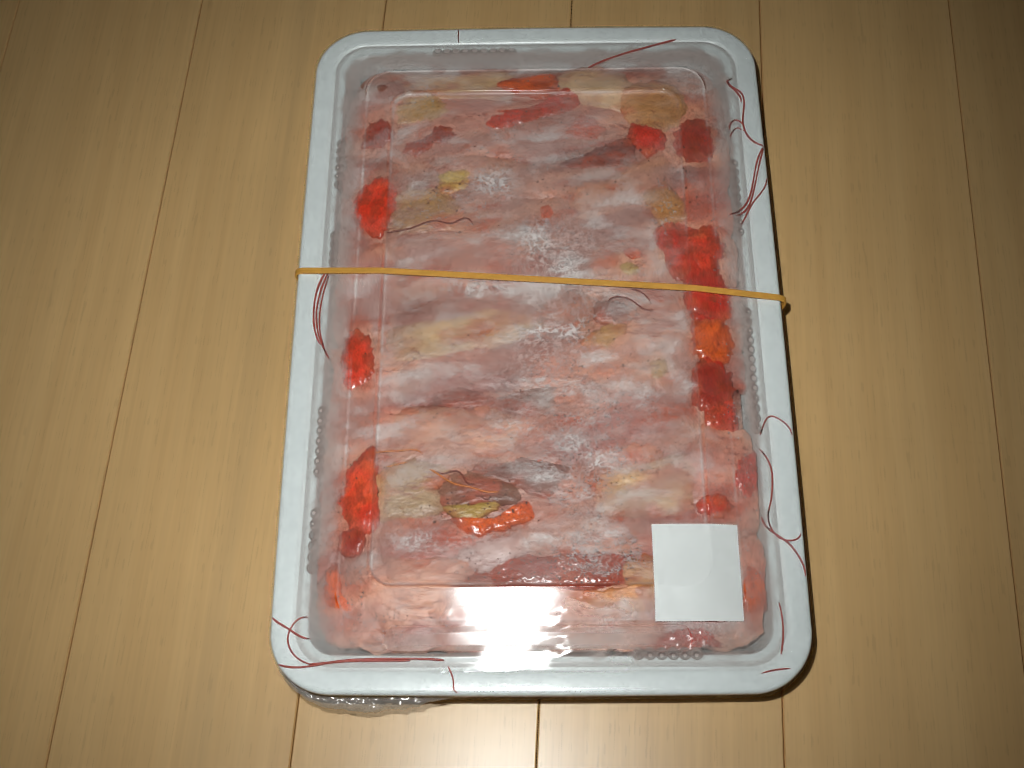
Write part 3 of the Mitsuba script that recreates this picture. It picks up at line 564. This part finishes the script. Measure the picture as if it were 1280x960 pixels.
# ------------------------------------------------------------------ red chili threads
THREADS = [
    ('straight red chili thread at the far right edge, pointing at the rim', 0.42, [(18.9, 98.7), (28.8, 104.2), (39.5, 108.3), (51.1, 111.9)]),
    ('red chili thread hooking down in a long S at the upper right corner', 0.33, [(68.6, 93.4), (69.8, 90.9), (72.7, 88.5), (73.6, 83.1), (72.6, 75.7), (73.9, 70.0), (77.5, 66.5), (79.5, 66.1)]),
    ('short red chili thread beside the long S at the upper right corner', 0.3, [(68.2, 92.9), (69.6, 90.7), (71.8, 87.9), (72.6, 84.2)]),
    ('tiny pale chili thread tip at the upper right corner', 0.28, [(68.0, 93.1), (68.9, 93.7), (70.2, 94.5)]),
    ('small arched chili thread on the right wall, upper of two', 0.28, [(67.8, 72.7), (68.7, 75.8), (70.1, 76.7), (71.8, 75.9), (72.4, 72.1)]),
    ('small arched chili thread on the right wall, lower of two', 0.28, [(67.6, 69.5), (68.9, 72.1), (70.7, 73.4), (71.9, 72.6)]),
    ('red chili thread of the bunch sweeping down the right rim, innermost', 0.33, [(79.2, 65.8), (76.3, 59.7), (73.7, 49.1), (70.2, 41.3), (65.1, 38.2)]),
    ('red chili thread of the bunch sweeping down the right rim, middle one', 0.33, [(79.1, 65.2), (76.3, 56.1), (73.8, 46.6), (71.0, 40.3), (67.4, 37.8)]),
    ('red chili thread of the bunch sweeping down the right rim, outermost', 0.28, [(79.3, 64.2), (79.3, 55.1), (78.2, 49.6), (73.5, 43.0), (70.5, 37.4), (68.8, 34.5)]),
    ('leftmost red chili thread below the left end of the band', 0.36, [(-70.3, 17.8), (-72.5, 12.3), (-73.3, 4.0), (-72.5, -3.3), (-70.3, -8.6)]),
    ('red chili thread lying second from the left, below the left end of the band', 0.34, [(-69.5, 17.5), (-71.4, 11.5), (-72.4, 3.2), (-71.4, -4.2), (-69.0, -10.2), (-67.1, -13.8)]),
    ('innermost red chili thread of the left bunch below the band', 0.28, [(-69.1, 16.9), (-70.6, 9.8), (-71.3, 2.4), (-70.7, -4.2), (-68.9, -9.8)]),
    ('thin chili thread peaking in a hook on the right rim, midway down', 0.26, [(68.8, -40.8), (70.4, -37.1), (73.0, -34.4), (75.0, -35.2), (77.3, -37.1), (79.2, -41.6)]),
    ('thin chili thread running down the right wall below the hook', 0.27, [(68.1, -45.2), (70.1, -47.8), (71.5, -52.2), (71.3, -57.2), (70.2, -62.9), (69.2, -66.4), (69.7, -70.3), (71.6, -73.1), (74.5, -74.3), (77.6, -73.6), (78.6, -72.1)]),
    ('chili thread crossing the right rim beside the label', 0.3, [(67.1, -67.1), (70.1, -71.7), (73.9, -74.5), (76.8, -78.3), (78.5, -82.4), (78.8, -85.1)]),
    ('short chili thread lying along the rim groove, near right corner', 0.28, [(70.1, -92.8), (70.7, -98.7), (70.3, -103.9), (69.4, -107.8)]),
    ('short chili thread lying flat on the near right corner of the rim', 0.26, [(63.4, -113.2), (67.2, -112.3), (71.7, -111.9)]),
    ('red chili thread slanting over the left rim at the near left corner', 0.36, [(-78.8, -96.8), (-76.4, -98.6), (-73.6, -100.2), (-70.9, -101.9), (-67.2, -103.0)]),
    ('red chili thread curled in a half loop at the near left corner', 0.3, [(-68.2, -96.8), (-71.2, -97.5), (-73.0, -99.9), (-73.7, -102.8), (-72.7, -106.1), (-70.4, -108.6), (-66.6, -110.3)]),
    ('long red chili thread along the near rim at the left, upper of two', 0.38, [(-67.0, -110.3), (-63.1, -110.1), (-57.2, -109.4), (-50.7, -109.0), (-43.5, -108.9), (-35.0, -108.9), (-27.8, -109.3)]),
    ('long red chili thread along the near rim at the left, reaching the corner', 0.34, [(-76.1, -110.3), (-73.5, -111.0), (-69.5, -111.2), (-65.0, -110.6), (-60.4, -109.9), (-57.2, -109.6), (-50.0, -109.4), (-43.5, -109.4), (-37.6, -109.4)]),
    ('thin chili thread bent like an L across the near rim', 0.25, [(-26.6, -111.0), (-25.5, -113.3), (-24.9, -115.8), (-24.7, -117.7), (-23.1, -118.6), (-18.6, -118.5)]),
    ('very short dark chili thread across the far rim', 0.22, [(-27.8, 117.9), (-27.9, 115.1), (-27.8, 112.0)]),
    ('dark chili thread arching below the right half of the band, lower of two', 0.3, [(23.0, 4.8), (24.9, 6.6), (27.5, 6.7), (31.1, 5.2), (33.9, 2.7), (35.3, 2.0), (37.6, 2.0)]),
    ('dark chili thread arching below the right half of the band, upper of two', 0.28, [(30.9, 9.5), (33.4, 8.7), (35.5, 7.0), (37.0, 4.3)]),
    ('long wavy dark thread across the tan slab above the band', 0.27, [(-50.2, 31.5), (-46.1, 32.5), (-42.3, 33.3), (-38.6, 34.9), (-33.3, 36.0), (-28.7, 35.1), (-25.0, 36.8), (-21.2, 34.3)]),
    ('orange strand lying across the dark brown chunk', 0.34, [(-33.4, -51.9), (-29.6, -54.3), (-25.4, -56.7), (-21.3, -57.6), (-17.8, -58.7), (-12.0, -59.1)]),
    ('orange red thread above the tan chunk at the near left', 0.26, [(-50.3, -46.4), (-46.5, -46.0), (-41.6, -45.7), (-38.5, -45.5), (-35.7, -47.0)]),
    ('short orange thread on the tan chunk at the near left', 0.26, [(-47.6, -51.1), (-44.9, -50.7), (-42.8, -50.1), (-40.1, -49.6)]),
    ('wavy dark thread above the dark brown chunk', 0.25, [(-31.0, -52.7), (-28.2, -53.1), (-25.5, -52.4), (-23.4, -53.7), (-22.0, -56.2), (-19.6, -56.6)]),
    ('wavy dark thread at the right end of the dark brown chunk', 0.25, [(-19.2, -60.5), (-17.5, -60.8), (-16.1, -61.6), (-14.4, -60.5)]),
]

scene['mat_thread_red'] = {'type': 'principled', 'base_color': proc(lambda p, n, uv: mix((.27, .040, .034), (.40, .085, .065), fbm(p.x * 500, p.y * 500, 2))), 'roughness': 0.4}
scene['mat_thread_dark'] = {'type': 'principled', 'base_color': proc(lambda p, n, uv: mix((.13, .025, .018), (.22, .05, .03), fbm(p.x * 500, p.y * 500, 2))), 'roughness': 0.45}
scene['mat_thread_orange'] = {'type': 'principled', 'base_color': proc(lambda p, n, uv: mix((.60, .13, .03), (.62, .24, .05), fbm(p.x * 500, p.y * 500, 2))), 'roughness': 0.4}
for label, r, pts in THREADS:
    p = spline(pts)
    under = 'slab' in label or 'chunk' in label or 'arching below' in label
    x, y = p[:, 0], p[:, 1]
    top = np.maximum(zlid(x, y), np.where(sd(x, y, 72.4, 111.7, 12) > 0, H + .05, 0))
    z = zlid(x, y) - 0.10 if under else top + r * .75
    outside = sd(x, y, HW, HL, R0)
    z = z - np.clip(outside + .6, 0, 3) * 2.0
    rad = r * (0.8 + 0.35 * meshkit.fbm(np.column_stack([x / 4, y / 4, x * 0]), 2, 3)) * np.clip(np.minimum(np.arange(len(p)), np.arange(len(p))[::-1]) / 4 + .45, 0, 1)
    v, f = tube(np.column_stack([p, z]), rad * .9, sides=7)
    mat = 'mat_thread_orange' if 'orange' in label.split(' on ')[0].split(' lying')[0].split(' above')[0] else 'mat_thread_dark' if 'dark' in label.split(' above')[0].split(' at ')[0].split(' across the')[0] else 'mat_thread_red'
    say(add('chili_thread', tri(v * MM, f), mat, smooth=True), label, 'chili thread')

# ------------------------------------------------------------------ cling film round the whole package
rings = [(18.0, H - 26, .0), (11.0, H - 18, .5), (5.0, H - 10, .7), (1.2, H - 7.2, .7), (-0.4, H - 6.2, .55), (-0.75, H - 4.0, .4), (-0.7, H - 2.0, .3), (-0.35, H - .4, .15), (0.3, H + .12, .16), (1.2, H + .36, .12)]
fr = []
for d, z, wob in rings:
    p = rr(HW - d, HL - d, max(R0 - d, 8), bow=BOW)
    nn = np.column_stack([p / 2.6, np.full(len(p), z / 9)])
    k = (meshkit.fbm(nn, 3, 11) - .5) * 2 * wob
    out = p / np.linalg.norm(p, axis=1, keepdims=True)
    fr.append((p + out * k[:, None], z + .6 * k))
for d in np.linspace(2.2, 6.2, 5):
    p = rr(HW - d, HL - d, max(R0 - d, 8), bow=BOW)
    near = .10 + .35 * np.clip((-p[:, 1] - 105) / 8, 0, 1) * np.clip((d - 2.4) / 2, 0, 1) * np.clip((30 - np.abs(p[:, 0] + 10)) / 10, 0, 1)
    fr.append((p, H + .42 + near * (meshkit.fbm(np.column_stack([p / 3.5, p[:, 0] * 0]), 3, 2) - .5)))
for w_, l_, r_ in [(72.6 + (51 - 72.6) * t, 112.3 + (88.5 - 112.3) * t, 13 + (7 - 13) * t) for t in np.linspace(0, 1, 22)] + [(w_, w_ + 37.5, max(7 * w_ / 51, 1)) for w_ in np.linspace(49.5, 1.5, 34)]:
    p = rr(w_, l_, r_)
    z = zfilm(p[:, 0], p[:, 1])
    slope = np.clip(sd(p[:, 0], p[:, 1], 51, 88.5, 7) / 6, 0, 1) * np.clip(-sd(p[:, 0], p[:, 1], 72.6, 112.3, 13) / 4, 0, 1)
    right = np.clip((p[:, 0] - 0) / 8, 0.06, 1) * np.clip((31 - p[:, 0]) / 5, 0, 1) * np.clip((-p[:, 1] - 60) / 30, 0, 1)
    crink = (1 - np.abs(2 * meshkit.fbm(np.column_stack([p / [5.0, 3.4], p[:, 0] * 0 + .7]), 4, 21) - 1) - .6)
    soft = meshkit.fbm(np.column_stack([p / 16.0, p[:, 0] * 0]), 3, 5) - .5
    fr.append((p, z + slope * (1.3 * crink * (.04 + right) * .55 + .22 * soft) + 0.05 * soft))
fv, ff = loft(fr, cap=LID_CREST + .2)
scene['mat_film'] = {'type': 'mask', 'opacity': 0.018, 'bsdf': {'type': 'twosided', 'bsdf': {'type': 'roughconductor', 'alpha': 0.015, 'specular_reflectance': rgb(1, 1, 1)}}}
scene['mat_gathered'] = {'type': 'mask', 'opacity': 0.30, 'bsdf': {'type': 'twosided', 'bsdf': {'type': 'principled', 'base_color': rgb(.62, .60, .58), 'roughness': 0.16, 'specular': .8, 'metallic': .5}}}
say('cling_film', 'thin clear cling film stretched over the whole tray and lid', 'cling film')
add('cling_film__sheet', tri(fv * MM, ff), 'mat_film', smooth=True)
path = spline([(-78.6, -100, 26), (-77.2, -108, 24), (-73.5, -114.0, 22.5), (-67, -117.6, 21.5), (-58, -119.3, 20.5), (-48, -119.2, 20.5), (-36, -118.0, 21.5), (-20, -117.0, 23), (0, -116.0, 24)], .5)
nP = len(path)
rad = np.interp(np.linspace(0, 1, nP), [0, .12, .3, .45, .6, .75, 1], [.4, 1.2, 2.2, 3.0, 2.6, 1.4, .4])
gv, gf = tube(path, rad, sides=40)
d = meshkit.fbm(gv / [4.5, 3.0, 2.2], 4, 9) - .5
c = np.vstack([np.repeat(path, 40, 0), path[:1], path[-1:]])
gv = c + (gv - c) * (1 + 1.3 * d[:, None])
add('cling_film__gathered_corner', tri(gv * MM, gf), 'mat_gathered', smooth=True)

xs = np.linspace(-24, 66, 60)
path = np.column_stack([xs, -116.9 - .9 * (meshkit.fbm(np.column_stack([xs / 9, xs * 0, xs * 0]), 3, 6) - .4) + np.clip(xs - 50, 0, 30) ** 2 * .022, 24.2 + 1.6 * meshkit.fbm(np.column_stack([xs / 13, xs * 0, xs * 0 + 4]), 3, 7)])
rad = (.5 + 1.3 * meshkit.fbm(np.column_stack([xs / 11, xs * 0, xs * 0 + 9]), 3, 8)) * np.clip(np.minimum(np.arange(60), np.arange(60)[::-1]) / 8, .1, 1)
gv, gf = tube(path, rad, sides=24)
d = meshkit.fbm(gv / [3.5, 2.0, 1.6], 4, 19) - .5
c = np.vstack([np.repeat(path, 24, 0), path[:1], path[-1:]])
add('cling_film__gathered_edge', tri((c + (gv - c) * (1 + 1.2 * d[:, None])) * MM, gf), 'mat_gathered', smooth=True)

# ------------------------------------------------------------------ rubber band
scene['mat_rubber'] = {'type': 'principled', 'base_color': proc(lambda p, n, uv: mi.Color3f(.60, .30, .055) * (0.88 + .2 * fbm(p.x * 300, p.y * 900, 1))), 'roughness': 0.42, 'specular': .5, 'flatness': 0.0}
a, b = np.array([-79.9, 18.5]), np.array([80.7, 6.7])
t = np.linspace(0, 1, 140)[:, None]
top = a + (b - a) * t
zz = zfilm(top[:, 0], top[:, 1])
hull = np.interp(top[:, 0], [-80, -51.5, 51.5, 80], [H + .5, LID_CREST + .25, LID_CREST + .25, H + .5])
zt = np.maximum(zz, hull) + .38
dirv = (b - a) / np.linalg.norm(b - a)
n0, n1 = a - dirv * .7, b + dirv * .7
pts = [(*(a + dirv * 14), .2 - .0 + .55), (*(a + dirv * 8), 12), (*(n0 + dirv * 3.2), H - 7.5), (*(n0 + dirv * .3), H - 5.4), (*n0, H - 3.4), (*(n0 + dirv * .25), H - .6)]
path = pts + [(*p, z) for p, z in zip(top[2:-2], zt[2:-2])] + [(*(n1 - dirv * .25), H - .6), (*n1, H - 3.4), (*(n1 - dirv * .3), H - 5.4), (*(n1 - dirv * 3.2), H - 7.5), (*(b - dirv * 8), 12), (*(b - dirv * 14), .75)]
path = spline(path + [(*(b - dirv * (14 + (160.9 - 28) * k / 12)), .5) for k in range(1, 12)] + [path[0]], .5)
side = np.array([-dirv[1], dirv[0], 0])
tg = np.gradient(path, axis=0); tg /= np.linalg.norm(tg, axis=1, keepdims=True)
nrm = np.cross(np.broadcast_to(side, tg.shape), tg) * -1
prof = [(-1.02, -.22), (-1.02, .22), (-.82, .40), (.82, .40), (1.02, .22), (1.02, -.22), (.82, -.40), (-.82, -.40)]
wid = 1 + .10 * (meshkit.fbm(path / 14.0, 3, 4) - .5)
bv = np.vstack([path[:, None] + (np.array([q[0] for q in prof])[None, :, None] * wid[:, None, None] * side + np.array([q[1] for q in prof])[None, :, None] * nrm[:, None])]).reshape(-1, 3)
i, j = np.meshgrid(np.arange(len(path) - 1), np.arange(8), indexing='ij')
q = np.stack([i * 8 + j, i * 8 + (j + 1) % 8, (i + 1) * 8 + (j + 1) % 8, (i + 1) * 8 + j], -1).reshape(-1, 4)
bm = tri(bv * MM, np.vstack([q[:, [0, 1, 2]], q[:, [0, 2, 3]]]))
scene['mat_rubber2'] = {'type': 'twosided', 'bsdf': {'type': 'ref', 'id': 'mat_rubber'}}
say(add('rubber_band', bm, 'mat_rubber2', smooth=40), 'orange tan rubber band stretched crosswise around the wrapped tray', 'rubber band')

# ------------------------------------------------------------------ the white sticker
lx, ly = np.meshgrid(np.linspace(33.6, 59.3, 40), np.linspace(-98.6, -70.0, 44), indexing='ij')
lz = zfilm(lx, ly) + .30
n_, m_ = lx.shape
idx = np.arange(n_ * m_).reshape(n_, m_)
topv = np.stack([lx, ly, lz], -1).reshape(-1, 3)
quad = np.stack([idx[:-1, :-1], idx[1:, :-1], idx[1:, 1:], idx[:-1, 1:]], -1).reshape(-1, 4)
f = np.vstack([quad[:, [0, 1, 2]], quad[:, [0, 2, 3]]])
edge = np.concatenate([idx[:, 0], idx[-1, 1:], idx[-2::-1, -1], idx[0, -2:0:-1]])
botv = topv - [0, 0, .10]
e2 = np.roll(edge, -1); N = len(topv)
f = np.vstack([f, f[:, ::-1] + N, np.column_stack([edge, edge + N, e2 + N]), np.column_stack([edge, e2 + N, e2])])
scene['mat_label'] = {'type': 'principled', 'base_color': proc(lambda p, n, uv: mi.Color3f(.655, .675, .66) * (.97 + .05 * fbm(p.x * 90, p.y * 90, 3))), 'roughness': 0.45, 'specular': .4}
say(add('sticker', tri(np.vstack([topv, botv]) * MM, f), 'mat_label', smooth=40), 'plain white square sticker on the near right part of the lid', 'sticker')

# ------------------------------------------------------------------ the flash tube of the camera that takes the picture (its mirror image shows in the film and the floor)
ft = T().look_at(FLASH.tolist(), AIM.tolist(), [0, 1, 0]) @ T().scale([0.014, 0.011, 1])
scene['flash_lamp'] = {'type': 'rectangle', 'to_world': ft, 'bsdf': {'type': 'diffuse', 'reflectance': rgb(.1, .1, .1)}, 'emitter': {'type': 'area', 'radiance': rgb(60, 63, 63)}}
say('flash_lamp', 'small white flash lamp whose glare shows on the film near the front edge', 'lamp')
